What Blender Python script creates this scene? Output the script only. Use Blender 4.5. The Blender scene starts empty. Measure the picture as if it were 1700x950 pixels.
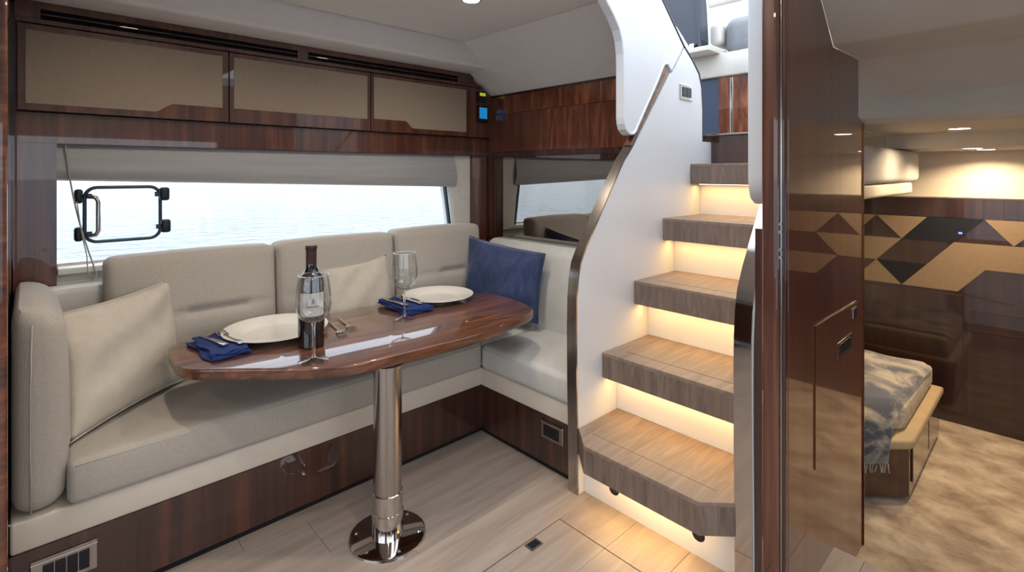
import bpy, bmesh, math, random
from mathutils import Vector, Matrix
R = math.radians
random.seed(7)
C = bpy.context.scene.collection
scn = bpy.context.scene

# ---------------------------------------------------------------- camera
CAM_H = 1.15
cam = bpy.data.cameras.new('camera'); camo = bpy.data.objects.new('camera', cam); C.objects.link(camo)
camo.location = (0, 0, CAM_H); camo.rotation_euler = (R(90), 0, R(46.75 - 90))
cam.sensor_width = 36; cam.lens = 855 / 1700 * 36; cam.shift_y = -188 / 1700
cam.clip_start = 0.02; cam.clip_end = 500
scn.camera = camo
# ---------------------------------------------------------------- world, exposure
SKY = 5.0
w = bpy.data.worlds.new('sky'); scn.world = w; w.use_nodes = True
nt = w.node_tree; bg = nt.nodes['Background']
tc = nt.nodes.new('ShaderNodeTexCoord'); sx = nt.nodes.new('ShaderNodeSeparateXYZ'); cr = nt.nodes.new('ShaderNodeValToRGB')
nt.links.new(tc.outputs['Generated'], sx.inputs[0]); nt.links.new(sx.outputs['Z'], cr.inputs[0])
cr.color_ramp.elements[0].color = (.50, .52, .545, 1); cr.color_ramp.elements[0].position = 0
cr.color_ramp.elements[1].color = (.80, .89, 1, 1); cr.color_ramp.elements[1].position = .75
nt.links.new(cr.outputs[0], bg.inputs[0]); bg.inputs[1].default_value = SKY
scn.view_settings.view_transform = 'Standard'; scn.view_settings.look = 'None'
scn.view_settings.exposure = 0.0; scn.view_settings.gamma = 1; scn.view_settings.use_curve_mapping = False
P_CEIL, P_CABIN, P_LED = 3.8, 4.8, .9      # lamp powers (W)
WARM, NEUT = (1, .60, .20), (1, .88, .74)

def lamp(name, kind, loc, power, col, size=.1, rot=(0, 0, 0), size_y=None, portal=False, spread=None):
    l = bpy.data.lights.new(name, kind); o = bpy.data.objects.new(name, l); C.objects.link(o)
    o.location = loc; o.rotation_euler = rot; l.energy = power; l.color = col
    if kind == 'AREA':
        l.size = size
        if size_y: l.shape = 'RECTANGLE'; l.size_y = size_y
        else: l.shape = 'DISK'
        if portal: l.cycles.is_portal = True
        if spread: l.spread = spread
    return o
# sky portals in the openings; side, rear and cabin windows are added fill
lamp('portal_window', 'AREA', (.9, 2.40, .99), 1, (1, 1, 1), 1.7, (R(-90), 0, 0), .34, portal=True)
lamp('portal_side_fill_window', 'AREA', (.1, -1.45, .9), 1, (1, 1, 1), 2.7, (R(90), 0, 0), 1.14, portal=True)
lamp('portal_rear_fill_window', 'AREA', (-1.83, .3, .95), 1, (1, 1, 1), 1.3, (0, R(-90), 0), 2.6, portal=True)
lamp('portal_cabin_fill_window', 'AREA', (2.65, -1.63, .75), 1, (1, 1, 1), 1.3, (R(90), 0, 0), .6, portal=True)
lamp('portal_skylight', 'AREA', (2.2, .8, 2.95), 1, (1, 1, 1), 2.6, (0, 0, 0), 1.7, portal=True)

# ---------------------------------------------------------------- materials
def lin(c):
    c = c / 255
    return c / 12.92 if c <= .04045 else ((c + .055) / 1.055) ** 2.4
def rgb(r, g, b): return (lin(r), lin(g), lin(b), 1)
MATS = {}
def base_mat(name):
    m = bpy.data.materials.new(name); m.use_nodes = True; MATS[name] = m
    return m, m.node_tree, m.node_tree.nodes['Principled BSDF']
def plain(name, col, rough=.5, metal=0, coat=0, trans=0, ior=1.45, spec=None, emit=None, es=0):
    m, t, b = base_mat(name)
    b.inputs['Base Color'].default_value = col; b.inputs['Roughness'].default_value = rough
    b.inputs['Metallic'].default_value = metal; b.inputs['Coat Weight'].default_value = coat
    b.inputs['Coat Roughness'].default_value = .03
    b.inputs['Transmission Weight'].default_value = trans; b.inputs['IOR'].default_value = ior
    if spec is not None: b.inputs['Specular IOR Level'].default_value = spec
    if emit: b.inputs['Emission Color'].default_value = emit; b.inputs['Emission Strength'].default_value = es
    return m
def N(t, k, **kw):
    n = t.nodes.new(k)
    for a, v in kw.items(): setattr(n, a, v)
    return n
def noise_mat(name, c1, c2, scale, rough=.6, detail=6, dist=0, bump=0, bscale=None, coat=0, stops=(.3, .7), c3=None, rnd=0, spec=None, coatr=.02, mid=None, metal=0, sheen=0, weave=None):
    m, t, b = base_mat(name)
    tc = N(t, 'ShaderNodeTexCoord'); mp = N(t, 'ShaderNodeMapping'); mp.inputs['Scale'].default_value = scale
    t.links.new(tc.outputs['Object'], mp.inputs[0])
    vec = mp.outputs[0]
    if rnd:
        oi = N(t, 'ShaderNodeObjectInfo'); ad = N(t, 'ShaderNodeVectorMath', operation='ADD'); ml = N(t, 'ShaderNodeVectorMath', operation='SCALE')
        cx = N(t, 'ShaderNodeCombineXYZ')
        for i in range(3): t.links.new(oi.outputs['Random'], cx.inputs[i])
        t.links.new(cx.outputs[0], ml.inputs[0]); ml.inputs['Scale'].default_value = 37
        t.links.new(vec, ad.inputs[0]); t.links.new(ml.outputs[0], ad.inputs[1]); vec = ad.outputs[0]
    n = N(t, 'ShaderNodeTexNoise'); n.inputs['Scale'].default_value = 1; n.inputs['Detail'].default_value = detail
    n.inputs['Roughness'].default_value = .62; n.inputs['Distortion'].default_value = dist
    t.links.new(vec, n.inputs['Vector'])
    cr = N(t, 'ShaderNodeValToRGB'); e = cr.color_ramp.elements
    e[0].position, e[1].position = stops; e[0].color = c1; e[1].color = c2
    if c3: x = e.new(mid or (stops[0] + stops[1]) / 2); x.color = c3
    t.links.new(n.outputs['Fac'], cr.inputs[0])
    out = cr.outputs[0]
    if rnd:
        hs = N(t, 'ShaderNodeHueSaturation'); mr = N(t, 'ShaderNodeMapRange')
        mr.inputs['To Min'].default_value = 1 - rnd; mr.inputs['To Max'].default_value = 1 + rnd
        t.links.new(oi.outputs['Random'], mr.inputs[0]); t.links.new(mr.outputs[0], hs.inputs['Value'])
        t.links.new(out, hs.inputs['Color']); out = hs.outputs[0]
    t.links.new(out, b.inputs['Base Color'])
    b.inputs['Roughness'].default_value = rough; b.inputs['Coat Weight'].default_value = coat; b.inputs['Coat Roughness'].default_value = coatr
    b.inputs['Metallic'].default_value = metal
    if sheen: b.inputs['Sheen Weight'].default_value = sheen; b.inputs['Sheen Roughness'].default_value = .4
    if spec is not None: b.inputs['Specular IOR Level'].default_value = spec
    if bump:
        bp = N(t, 'ShaderNodeBump'); bp.inputs['Strength'].default_value = bump; bp.inputs['Distance'].default_value = .002
        src = n.outputs['Fac']
        if weave:
            ws = []
            for ax in ('X', 'Y', 'Z'):
                wv = N(t, 'ShaderNodeTexWave', bands_direction=ax); wv.inputs['Scale'].default_value = weave; wv.inputs['Distortion'].default_value = 2.5
                wv.inputs['Detail Scale'].default_value = 3
                t.links.new(tc.outputs['Object'], wv.inputs['Vector']); ws.append(wv)
            a1 = N(t, 'ShaderNodeMath', operation='ADD'); a2 = N(t, 'ShaderNodeMath', operation='ADD')
            t.links.new(ws[0].outputs['Fac'], a1.inputs[0]); t.links.new(ws[1].outputs['Fac'], a1.inputs[1])
            t.links.new(a1.outputs[0], a2.inputs[0]); t.links.new(ws[2].outputs['Fac'], a2.inputs[1]); src = a2.outputs[0]
        t.links.new(src, bp.inputs['Height']); t.links.new(bp.outputs[0], b.inputs['Normal'])
    return m
WD1, WD2, WD3 = rgb(56, 27, 18), rgb(116, 68, 43), rgb(84, 44, 28)
wood_v = noise_mat('walnut_vertical_grain', WD1, WD2, (26, 26, 1.1), .35, 7, .7, coat=1, c3=WD3, stops=(.32, .72))
wood_h = noise_mat('walnut_long_grain', rgb(58, 30, 18), rgb(142, 88, 54), (1.8, 18, 18), .4, 7, 1.8, coat=1, c3=rgb(98, 55, 33), stops=(.3, .72))
wood_e = noise_mat('walnut_figured', rgb(62, 29, 19), rgb(142, 84, 52), (20, 16, 2.2), .3, 7, 1.6, coat=1, c3=rgb(96, 50, 32), stops=(.32, .7))
wood_dd = noise_mat('walnut_very_dark', rgb(24, 11, 8), rgb(52, 27, 19), (20, 20, 1.0), .35, 5, .5, coat=1, c3=rgb(38, 18, 13))
wood_b = noise_mat('walnut_bulkhead', rgb(66, 29, 20), rgb(96, 49, 33), (22, 22, .7), .35, 5, .4, coat=1)
wood_d = noise_mat('walnut_dark', rgb(36, 16, 12), rgb(86, 46, 31), (26, 26, 1.2), .35, 6, .6, coat=1, c3=rgb(58, 29, 20))
oak_x = noise_mat('washed_oak_along', rgb(136, 122, 112), rgb(170, 156, 144), (2.2, 26, 26), .42, 7, .5, bump=.12, stops=(.25, .75), rnd=.05)
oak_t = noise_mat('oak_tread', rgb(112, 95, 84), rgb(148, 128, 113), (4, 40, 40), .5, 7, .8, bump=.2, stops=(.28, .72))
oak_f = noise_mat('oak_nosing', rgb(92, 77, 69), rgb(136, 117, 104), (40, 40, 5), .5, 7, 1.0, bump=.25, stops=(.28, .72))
cream = noise_mat('cream_woven_fabric', rgb(166, 158, 147), rgb(179, 171, 160), (220, 220, 220), .9, 3, bump=.35, weave=140, sheen=.15)
cream_w = noise_mat('pale_leather', rgb(188, 185, 180), rgb(197, 194, 188), (14, 14, 14), .55, 3, bump=.1)
cream_s = noise_mat('smooth_cream_vinyl', rgb(200, 189, 174), rgb(206, 195, 180), (10, 10, 10), .6, 3, bump=.05)
pillow_c = noise_mat('cream_pillow_cotton', rgb(184, 174, 159), rgb(194, 184, 170), (30, 30, 30), .85, 4, bump=.3, sheen=.2)
navy = noise_mat('navy_velvet', rgb(26, 37, 72), rgb(50, 66, 106), (18, 18, 9), .75, 5, 1.5, bump=.4, sheen=.6)
navy_n = noise_mat('navy_napkin_cloth', rgb(12, 34, 86), rgb(22, 48, 110), (40, 40, 40), .85, 4, bump=.3)
taupe = noise_mat('taupe_panel_fabric', rgb(146, 130, 113), rgb(154, 138, 120), (80, 80, 80), .75, 3, bump=.1)
ceil_m = noise_mat('ceiling_vinyl', rgb(222, 218, 214), rgb(226, 222, 218), (20, 20, 20), .7, 3, bump=.05)
white = noise_mat('white_lacquer', rgb(208, 209, 212), rgb(212, 213, 216), (4, 4, 4), .38, 2)
blind_m = noise_mat('grey_blind', rgb(150, 150, 150), rgb(160, 160, 160), (2, 40, 40), .7, 3, bump=.1)
sill_m = noise_mat('window_lining', rgb(200, 196, 188), rgb(208, 204, 196), (30, 30, 30), .7, 3, bump=.1)
steel = noise_mat('polished_steel', rgb(196, 190, 184), rgb(206, 200, 195), (3, 3, 3), .07, 2, metal=1)
steel_b = noise_mat('brushed_steel', rgb(168, 162, 156), rgb(184, 178, 172), (50, 50, 2), .2, 3, metal=1)
chrome = plain('chrome', rgb(220, 220, 222), .05, 1)
bronze = plain('bronze_trim', rgb(120, 78, 48), .25, 1)
black = plain('black_plastic', rgb(18, 19, 24), .4)
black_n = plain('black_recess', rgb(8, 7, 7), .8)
dkgrey = plain('dark_grey_panel', rgb(52, 58, 70), .35)
bluep = plain('slate_blue_panel', rgb(54, 66, 86), .5)
greyp = noise_mat('grey_leather', rgb(112, 116, 122), rgb(122, 126, 132), (20, 20, 20), .5, 3, bump=.1)
china = plain('white_china', rgb(232, 228, 220), .12, coat=.5)
silver = plain('cutlery_steel', rgb(200, 198, 196), .12, 1)
glass = plain('clear_glass', (1, 1, 1, 1), 0, trans=1, ior=1.45)
thin_m, t_, b_ = base_mat('thin_glass'); t_.nodes.remove(b_)
tr = N(t_, 'ShaderNodeBsdfTransparent'); gl = N(t_, 'ShaderNodeBsdfGlossy'); mx = N(t_, 'ShaderNodeMixShader'); lw = N(t_, 'ShaderNodeLayerWeight'); rm = N(t_, 'ShaderNodeMapRange')
lw.inputs[0].default_value = .35; rm.inputs['From Min'].default_value = 0; rm.inputs['To Min'].default_value = .05; rm.inputs['To Max'].default_value = .9
pw = N(t_, 'ShaderNodeMath', operation='POWER'); pw.inputs[1].default_value = 2.0; t_.links.new(lw.outputs['Facing'], pw.inputs[0])
t_.links.new(pw.outputs[0], rm.inputs[0]); t_.links.new(rm.outputs[0], mx.inputs[0]); tr.inputs[0].default_value = (.97, .98, .98, 1)
gl.inputs['Roughness'].default_value = .01
t_.links.new(tr.outputs[0], mx.inputs[1]); t_.links.new(gl.outputs[0], mx.inputs[2]); t_.links.new(mx.outputs[0], t_.nodes['Material Output'].inputs[0])
bottle_g = plain('dark_bottle_glass', rgb(14, 10, 14), .06, coat=1)
foil = plain('brown_foil', rgb(66, 44, 36), .4, .3)
paper = plain('label_paper', rgb(214, 208, 200), .7)
ink = plain('label_ink', rgb(60, 60, 66), .7)
cable = plain('grey_cable', rgb(150, 150, 140), .5)
port_m = plain('dark_anodised_frame', rgb(58, 66, 76), .3, .6)
rubber = plain('dark_rubber', rgb(36, 26, 22), .5)
mirror = plain('bronze_mirror', rgb(168, 162, 156), .01, 1)
carpet = noise_mat('mottled_carpet', rgb(122, 101, 80), rgb(178, 160, 136), (9, 7, 7), .95, 9, .2, bump=.5, stops=(.36, .66), sheen=.4)
velour = noise_mat('mottled_grey_velour', rgb(58, 60, 72), rgb(158, 148, 130), (6, 6, 6), .8, 6, .6, bump=.3, stops=(.44, .60), sheen=.6)
tan_pad = noise_mat('tan_padded_vinyl', rgb(158, 136, 102), rgb(168, 146, 112), (10, 10, 10), .6, 3, bump=.05)
sheet_m = noise_mat('patterned_bed_sheet', rgb(150, 132, 110), rgb(196, 182, 158), (30, 30, 30), .85, 4, 2, bump=.2)
lamp_m = plain('lamp_lens', (1, 1, 1, 1), .5, emit=(1, .82, .6, 1), es=14)
led_m = plain('led_strip_lens', (1, 1, 1, 1), .5, emit=(1, .66, .34, 1), es=5)
lcd_g = plain('green_lcd', (0, 0, 0, 1), .3, emit=rgb(170, 190, 60), es=.8)
lcd_b = plain('blue_touchscreen', (0, 0, 0, 1), .2, emit=rgb(30, 130, 190), es=.9)
led_blue = plain('blue_led', (0, 0, 0, 1), .3, emit=(.15, .2, 1, 1), es=3)
pane_m, t_, b_ = base_mat('window_pane')
t_.nodes.remove(b_); tr = N(t_, 'ShaderNodeBsdfTransparent'); gl = N(t_, 'ShaderNodeBsdfGlossy'); mx = N(t_, 'ShaderNodeMixShader')
gl.inputs['Roughness'].default_value = .01; tr.inputs[0].default_value = (.96, .98, 1, 1); mx.inputs[0].default_value = .06
t_.links.new(tr.outputs[0], mx.inputs[1]); t_.links.new(gl.outputs[0], mx.inputs[2]); t_.links.new(mx.outputs[0], t_.nodes['Material Output'].inputs[0])
# sea
sea_m, t_, b_ = base_mat('sea_water')
b_.inputs['Base Color'].default_value = rgb(132, 144, 154); b_.inputs['Roughness'].default_value = .22; b_.inputs['IOR'].default_value = 1.33
tc_ = N(t_, 'ShaderNodeTexCoord'); mp_ = N(t_, 'ShaderNodeMapping'); mp_.inputs['Scale'].default_value = (.9, 1.3, 1)
n1 = N(t_, 'ShaderNodeTexNoise'); n1.inputs['Scale'].default_value = 1.6; n1.inputs['Detail'].default_value = 9; n1.inputs['Distortion'].default_value = .6
bp_ = N(t_, 'ShaderNodeBump'); bp_.inputs['Strength'].default_value = .9; bp_.inputs['Distance'].default_value = 1.8
t_.links.new(tc_.outputs['Object'], mp_.inputs[0]); t_.links.new(mp_.outputs[0], n1.inputs['Vector'])
t_.links.new(n1.outputs['Fac'], bp_.inputs['Height']); t_.links.new(bp_.outputs[0], b_.inputs['Normal'])

# ---------------------------------------------------------------- mesh helpers
def merge(a, b):
    me = bpy.data.meshes.new('tmp'); b.to_mesh(me); a.from_mesh(me); bpy.data.meshes.remove(me); b.free(); return a
def box(x0, x1, y0, y1, z0, z1, bev=0, seg=2):
    bm = bmesh.new(); bmesh.ops.create_cube(bm, size=1)
    for v in bm.verts:
        v.co = Vector((x0 + (v.co.x + .5) * (x1 - x0), y0 + (v.co.y + .5) * (y1 - y0), z0 + (v.co.z + .5) * (z1 - z0)))
    if bev: bmesh.ops.bevel(bm, geom=bm.edges[:], offset=bev, segments=seg, affect='EDGES', profile=.5)
    return bm
def prism(pts, axis, a, b, bev=0, seg=2):
    """polygon pts in the plane across `axis`, extruded from a to b. axis 'y': pts=(x,z); 'z': (x,y); 'x': (y,z)"""
    def mk(p, q): return (p[0], q, p[1]) if axis == 'y' else (p[0], p[1], q) if axis == 'z' else (q, p[0], p[1])
    bm = bmesh.new(); lo = [bm.verts.new(mk(p, a)) for p in pts]; hi = [bm.verts.new(mk(p, b)) for p in pts]
    n = len(pts); bm.faces.new(lo); bm.faces.new(hi)
    for i in range(n): bm.faces.new((lo[i], lo[(i + 1) % n], hi[(i + 1) % n], hi[i]))
    bmesh.ops.recalc_face_normals(bm, faces=bm.faces[:])
    if bev:
        es = [e for e in bm.edges if not (e.verts[0] in lo) ^ (e.verts[1] in lo)]
        bmesh.ops.bevel(bm, geom=es, offset=bev, segments=seg, affect='EDGES', profile=.5)
    return bm
def arc(cx, cy, r, a0, a1, n=8):
    return [(cx + r * math.cos(R(a0 + (a1 - a0) * i / n)), cy + r * math.sin(R(a0 + (a1 - a0) * i / n))) for i in range(n + 1)]
def smooth_poly(pts, it=2):
    for _ in range(it):
        q = []
        for i in range(len(pts)):
            a, b = pts[i], pts[(i + 1) % len(pts)]
            q += [(a[0] * .75 + b[0] * .25, a[1] * .75 + b[1] * .25), (a[0] * .25 + b[0] * .75, a[1] * .25 + b[1] * .75)]
        pts = q
    return pts
def lathe(prof, c=(0, 0, 0), seg=40):
    bm = bmesh.new(); rings = []
    for r, z in prof:
        rings.append([bm.verts.new((c[0] + r * math.cos(2 * math.pi * i / seg), c[1] + r * math.sin(2 * math.pi * i / seg), c[2] + z)) for i in range(seg)] if r > 1e-6 else [bm.verts.new((c[0], c[1], c[2] + z))])
    for a, b in zip(rings, rings[1:]):
        for i in range(seg):
            j = (i + 1) % seg
            if len(a) == 1 and len(b) == 1: continue
            if len(a) == 1: bm.faces.new((a[0], b[i], b[j]))
            elif len(b) == 1: bm.faces.new((a[i], a[j], b[0]))
            else: bm.faces.new((a[i], a[j], b[j], b[i]))
    bmesh.ops.recalc_face_normals(bm, faces=bm.faces[:]); return bm
def tube(pts, r, seg=8, closed=False, cap=True):
    bm = bmesh.new(); pts = [Vector(p) for p in pts]; n = len(pts); rings = []; up = None
    for i, p in enumerate(pts):
        d = ((pts[(i + 1) % n] if closed or i < n - 1 else p) - (pts[i - 1] if closed or i > 0 else p)).normalized()
        if up is None: up = d.orthogonal().normalized()
        up = (up - d * up.dot(d)).normalized(); s = d.cross(up)
        rr = r[i] if isinstance(r, (list, tuple)) else r
        rings.append([bm.verts.new(p + (up * math.cos(2 * math.pi * k / seg) + s * math.sin(2 * math.pi * k / seg)) * rr) for k in range(seg)])
    for i in range(n if closed else n - 1):
        a, b = rings[i], rings[(i + 1) % n]
        for k in range(seg): bm.faces.new((a[k], a[(k + 1) % seg], b[(k + 1) % seg], b[k]))
    if cap and not closed: bm.faces.new(rings[0]); bm.faces.new(rings[-1])
    bmesh.ops.recalc_face_normals(bm, faces=bm.faces[:]); return bm
def ribbon(pts, axis_a, axis_b, thick):
    """strip following (x,z) polyline pts, across y from axis_a to axis_b, with thickness to the left side"""
    q = []
    for i, p in enumerate(pts):
        a = pts[max(i - 1, 0)]; b = pts[min(i + 1, len(pts) - 1)]
        d = Vector((b[0] - a[0], b[1] - a[1])).normalized(); q.append((p[0] - d.y * thick, p[1] + d.x * thick))
    bm = bmesh.new(); n = len(pts)
    rows = [[bm.verts.new((p[0], y, p[1])) for p in L] for y in (axis_a, axis_b) for L in (pts, q)]
    a0, a1, b0, b1 = rows
    for i in range(n - 1):
        for r1, r2 in ((a0, b0), (a1, b1), (a0, a1), (b0, b1)): bm.faces.new((r1[i], r1[i + 1], r2[i + 1], r2[i]))
    for i in (0, n - 1): bm.faces.new((a0[i], a1[i], b1[i], b0[i]))
    bmesh.ops.recalc_face_normals(bm, faces=bm.faces[:]); return bm
def cushion(x0, x1, y0, y1, z0, z1, r, fn=None, n=(20, 14, 8)):
    """rounded upholstered block with interior vertices; fn(co, u, v, w) nudges each vertex (u,v,w in -1..1)"""
    bm = bmesh.new(); S = (x1 - x0, y1 - y0, z1 - z0); c = Vector(((x0 + x1) / 2, (y0 + y1) / 2, (z0 + z1) / 2)); vs = {}
    def coord(i, k):
        h = S[k] / 2; m = n[k]; e = 4
        L = [-h + r * (1 - math.cos(math.pi / 2 * j / e)) * 1.0 for j in range(e)] + [-h + r + (2 * h - 2 * r) * j / (m - 2 * e) for j in range(m - 2 * e + 1)]
        L += [-q for q in reversed(L[:e])]; return L[i]
    n = tuple(max(q, 10) for q in n)
    cs = [[coord(i, k) for i in range(n[k] + 1)] for k in range(3)]
    def V(i, j, k):
        key = (i, j, k)
        if key not in vs:
            p = Vector((cs[0][i], cs[1][j], cs[2][k])); h = Vector(S) / 2
            inner = Vector([max(-(h[a] - r), min(h[a] - r, p[a])) for a in range(3)]); d = p - inner
            u = Vector([p[a] / h[a] for a in range(3)])
            if d.length > 1e-7: p = inner + d.normalized() * r
            if fn: p = p + Vector(fn(p + c, u.x, u.y, u.z))
            vs[key] = bm.verts.new(p + c)
        return vs[key]
    for a in range(3):
        b, d = [q for q in range(3) if q != a]
        for side in (0, n[a]):
            for i in range(n[b]):
                for j in range(n[d]):
                    q = []
                    for (di, dj) in ((0, 0), (1, 0), (1, 1), (0, 1)):
                        idx = [0, 0, 0]; idx[a] = side; idx[b] = i + di; idx[d] = j + dj; q.append(V(*idx))
                    bm.faces.new(q)
    bmesh.ops.recalc_face_normals(bm, faces=bm.faces[:]); return bm
def pillow(tl, tr, br, bl, T, n=26, seed=0, pinch=.06, wr=.004):
    tl, tr, br, bl = map(Vector, (tl, tr, br, bl)); nrm = (tr - tl).cross(bl - tl).normalized()
    rnd = random.Random(seed); ph = [(rnd.uniform(2, 7), rnd.uniform(2, 7), rnd.uniform(0, 6)) for _ in range(6)]
    bm = bmesh.new(); g = {}
    for sgn in (1, -1):
        for i in range(n + 1):
            for j in range(n + 1):
                s, t = 2 * i / n - 1, 2 * j / n - 1
                edge = i in (0, n) or j in (0, n)
                if edge and sgn < 0: g[(sgn, i, j)] = g[(1, i, j)]; continue
                ss = s * (1 - pinch * (1 - t * t)); tt = t * (1 - pinch * (1 - s * s))
                a, b = (ss + 1) / 2, (tt + 1) / 2
                p = (tl * (1 - a) + tr * a) * (1 - b) + (bl * (1 - a) + br * a) * b
                h = ((1 - s * s) * (1 - t * t)) ** .55 * T
                wv = sum(math.sin(f * s + q * t + o) for f, q, o in ph) * wr * min(1, 4 * (1 - max(abs(s), abs(t))))
                g[(sgn, i, j)] = bm.verts.new(p + nrm * (sgn * h + wv))
        for i in range(n):
            for j in range(n):
                bm.faces.new((g[(sgn, i, j)], g[(sgn, i + 1, j)], g[(sgn, i + 1, j + 1)], g[(sgn, i, j + 1)]))
    bmesh.ops.recalc_face_normals(bm, faces=bm.faces[:])
    loop = [g[(1, i, 0)].co.copy() for i in range(n)] + [g[(1, n, j)].co.copy() for j in range(n)] + [g[(1, i, n)].co.copy() for i in range(n, 0, -1)] + [g[(1, 0, j)].co.copy() for j in range(n, 0, -1)]
    return bm, loop

# ---------------------------------------------------------------- object helpers
def setp(o, label=None, cat=None, group=None, kind=None):
    for k, v in (('label', label), ('category', cat), ('group', group), ('kind', kind)):
        if v: o[k] = v
    return o
def wloc(p):
    v = Vector((0, 0, 0))
    while p: v += p.location; p = p.parent
    return v
def obj(name, bm, mat, parent=None, smooth=False, label=None, origin=None, kind=None):
    """mesh given in world coordinates, linked as ONE object; its origin goes to the parent's or to `origin`"""
    off = wloc(parent) if parent else Vector((0, 0, 0))
    base = Vector(origin) if origin else None
    shift = base if base is not None else off
    bmesh.ops.translate(bm, verts=bm.verts[:], vec=-shift)
    me = bpy.data.meshes.new(name); bm.to_mesh(me); bm.free()
    if smooth:
        for p in me.polygons: p.use_smooth = True
        if smooth != 'all':
            try: me.set_sharp_from_angle(angle=R(35))
            except Exception: pass
    me.materials.append(mat)
    o = bpy.data.objects.new(name, me); C.objects.link(o)
    if parent: o.parent = parent
    if base is not None: o.location = base - off
    if label: o['label'] = label
    if kind: o['kind'] = kind
    return o
def struct(name, bm, mat, smooth=False, **k):
    o = obj(name, bm, mat, None, smooth, **k); o['kind'] = 'structure'; return o
def thing(name, label, cat, loc, group=None):
    o = bpy.data.objects.new(name, None); C.objects.link(o); o.location = loc; o.empty_display_size = .05
    return setp(o, label, cat, group)
def copy_tree(o, parent=None):
    c = o.copy(); C.objects.link(c); c.parent = parent
    for ch in list(o.children): copy_tree(ch, c)
    return c

YW, XE, CZ = 2.35, 2.003, 1.836          # window wall, end wall, ceiling height
YS0, YS1 = 1.177, 1.217                  # far stringer
YR0, YR1 = .565, .614                    # near stringer
YB = .474                                # glossy bulkhead

# ================================================================ STRUCTURE
# --- sea
struct('sea', box(-150, 220, 3.2, 260, -.95, -.9), sea_m)
struct('sea', box(-150, 220, -200, -2.6, -.95, -.9), sea_m)
struct('sea', box(-150, -2.6, -2.6, 3.2, -.95, -.9), sea_m)
# --- floor: sub-floor with planks
fl = struct('floor', box(-1.8, 1.80, -1.4, 2.35, -.04, -.0065), black_n)
PW = .186
def plank_in(x0, x1, y0, y1, par):
    obj('plank', box(x0 + .0006, x1 - .0006, y0 + .0006, y1 - .0006, -.0064, 0, .0005, 1), oak_x, par, origin=((x0 + x1) / 2, (y0 + y1) / 2, 0))
HX0, HX1, HY0, HY1 = .30, 1.288, .60, 1.139      # floor hatch
ys = HY1 + PW * 4
rows = []
y = HY1
while y < 1.76: rows.append((y, y + PW)); y += PW
y = HY1
while y > -1.4: rows.append((y - PW, y)); y -= PW
for k, (a, b) in enumerate(rows):
    b = min(b, 1.79); a = max(a, -1.4)
    xs = [-1.8, -1.1 + (k * .47) % .9, .25 + (k * .61) % .8, 1.806]
    if b <= HY1 + .001 and a >= HY1 - 3 * PW - .001:        # leave the hatch opening
        xs = [-1.8, -.75 + .2 * (k % 2), HX0, None, HX1, 1.806]
    for x0, x1 in zip(xs, xs[1:]):
        if x0 is not None and x1 is not None: plank_in(x0, x1, a, b, fl)
hatch = thing('floor_hatch', 'rectangular oak floor hatch with dark joint in front of the stairs', 'hatch', ((HX0 + HX1) / 2, HY1 - 1.5 * PW, 0))
for k in range(3):
    y1_ = HY1 - k * PW
    obj('plank', box(HX0 + .003, HX1 - .003, y1_ - PW + (.003 if k == 2 else .0004), y1_ - (.003 if k == 0 else .0004), -.0064, 0, .0005, 1), oak_x, hatch)
obj('ring_pull', box(1.115, 1.165, 1.095, 1.13, .0, .0025, .001, 1), steel_b, hatch)
obj('ring_recess', box(1.122, 1.158, 1.101, 1.124, .0025, .0032), black, hatch)

# --- ceiling (panels with open joints)
ce = struct('ceiling', box(-1.8, 1.0, -1.4, 2.137, CZ, CZ + .02), ceil_m)  # opening above the stairs widened out of view for more skylight
obj('ceiling_panel', box(1.0, 1.45, -1.4, .1, CZ, CZ + .02), ceil_m, ce)
obj('ceiling_panel', box(1.0, 1.666, YS1 + .002, 2.137, CZ, CZ + .02), ceil_m, ce)
obj('cornice', prism([(2.143, CZ + .02), (2.143, CZ), (2.150, 1.735), (2.157, 1.7235), (2.165, 1.720), (2.37, 1.715), (2.37, CZ + .02)], 'x', -1.8, 1.9), ceil_m, ce)
bmx = prism([(1.67, CZ), (XE + .02, 1.590), (XE + .02, 1.62), (1.69, CZ + .02), (1.67, CZ + .02)], 'y', YS1 + .002, 2.4)
obj('sloped_panel', bmx, ceil_m, ce)
obj('cabin_ceiling', prism([(1.45, 1.86), (1.677, 1.652), (1.785, 1.545), (1.80, 1.537), (2.07, 1.5405), (2.09, 1.532), (2.19, 1.430), (2.20, 1.42), (2.202, 1.345), (2.225, 1.327), (2.94, 1.327), (2.95, 1.262), (3.56, 1.262), (3.56, 1.95), (1.45, 1.95)], 'y', -1.6, YB - .001), cream_s, ce, smooth=True)
obj('cabin_ceiling', prism([(2.086, 1.534), (2.19, 1.430), (2.20, 1.42), (2.202, 1.345), (2.225, 1.327), (2.94, 1.327), (2.95, 1.262), (3.56, 1.262), (3.56, 1.36), (2.30, 1.36), (2.30, 1.60), (2.086, 1.60)], 'y', YB - .001, .563), cream_s, ce, smooth=True)
obj('cabin_ceiling', prism([(2.50, 1.322), (2.94, 1.322), (2.95, 1.262), (3.56, 1.262), (3.56, 1.328), (2.50, 1.328)], 'y', .565, 1.0), cream_s, ce)
obj('joint', box(-1.8, 1.672, 2.1372, 2.1428, CZ + .003, CZ + .006), black_n, ce)
obj('joint', box(1.666, 1.672, 1.22, 2.14, CZ + .003, CZ + .006), black_n, ce)
rr_ = struct('ceiling_roof', box(-1.8, 1.0, -1.4, 2.4, CZ + .021, CZ + .06), white)
obj('roof_panel', box(1.0, 2.1, 1.2175, 2.4, CZ + .021, CZ + .06), white, rr_)
obj('roof_panel', box(1.0, 1.45, -1.4, .1, CZ + .021, CZ + .06), white, rr_)

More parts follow.
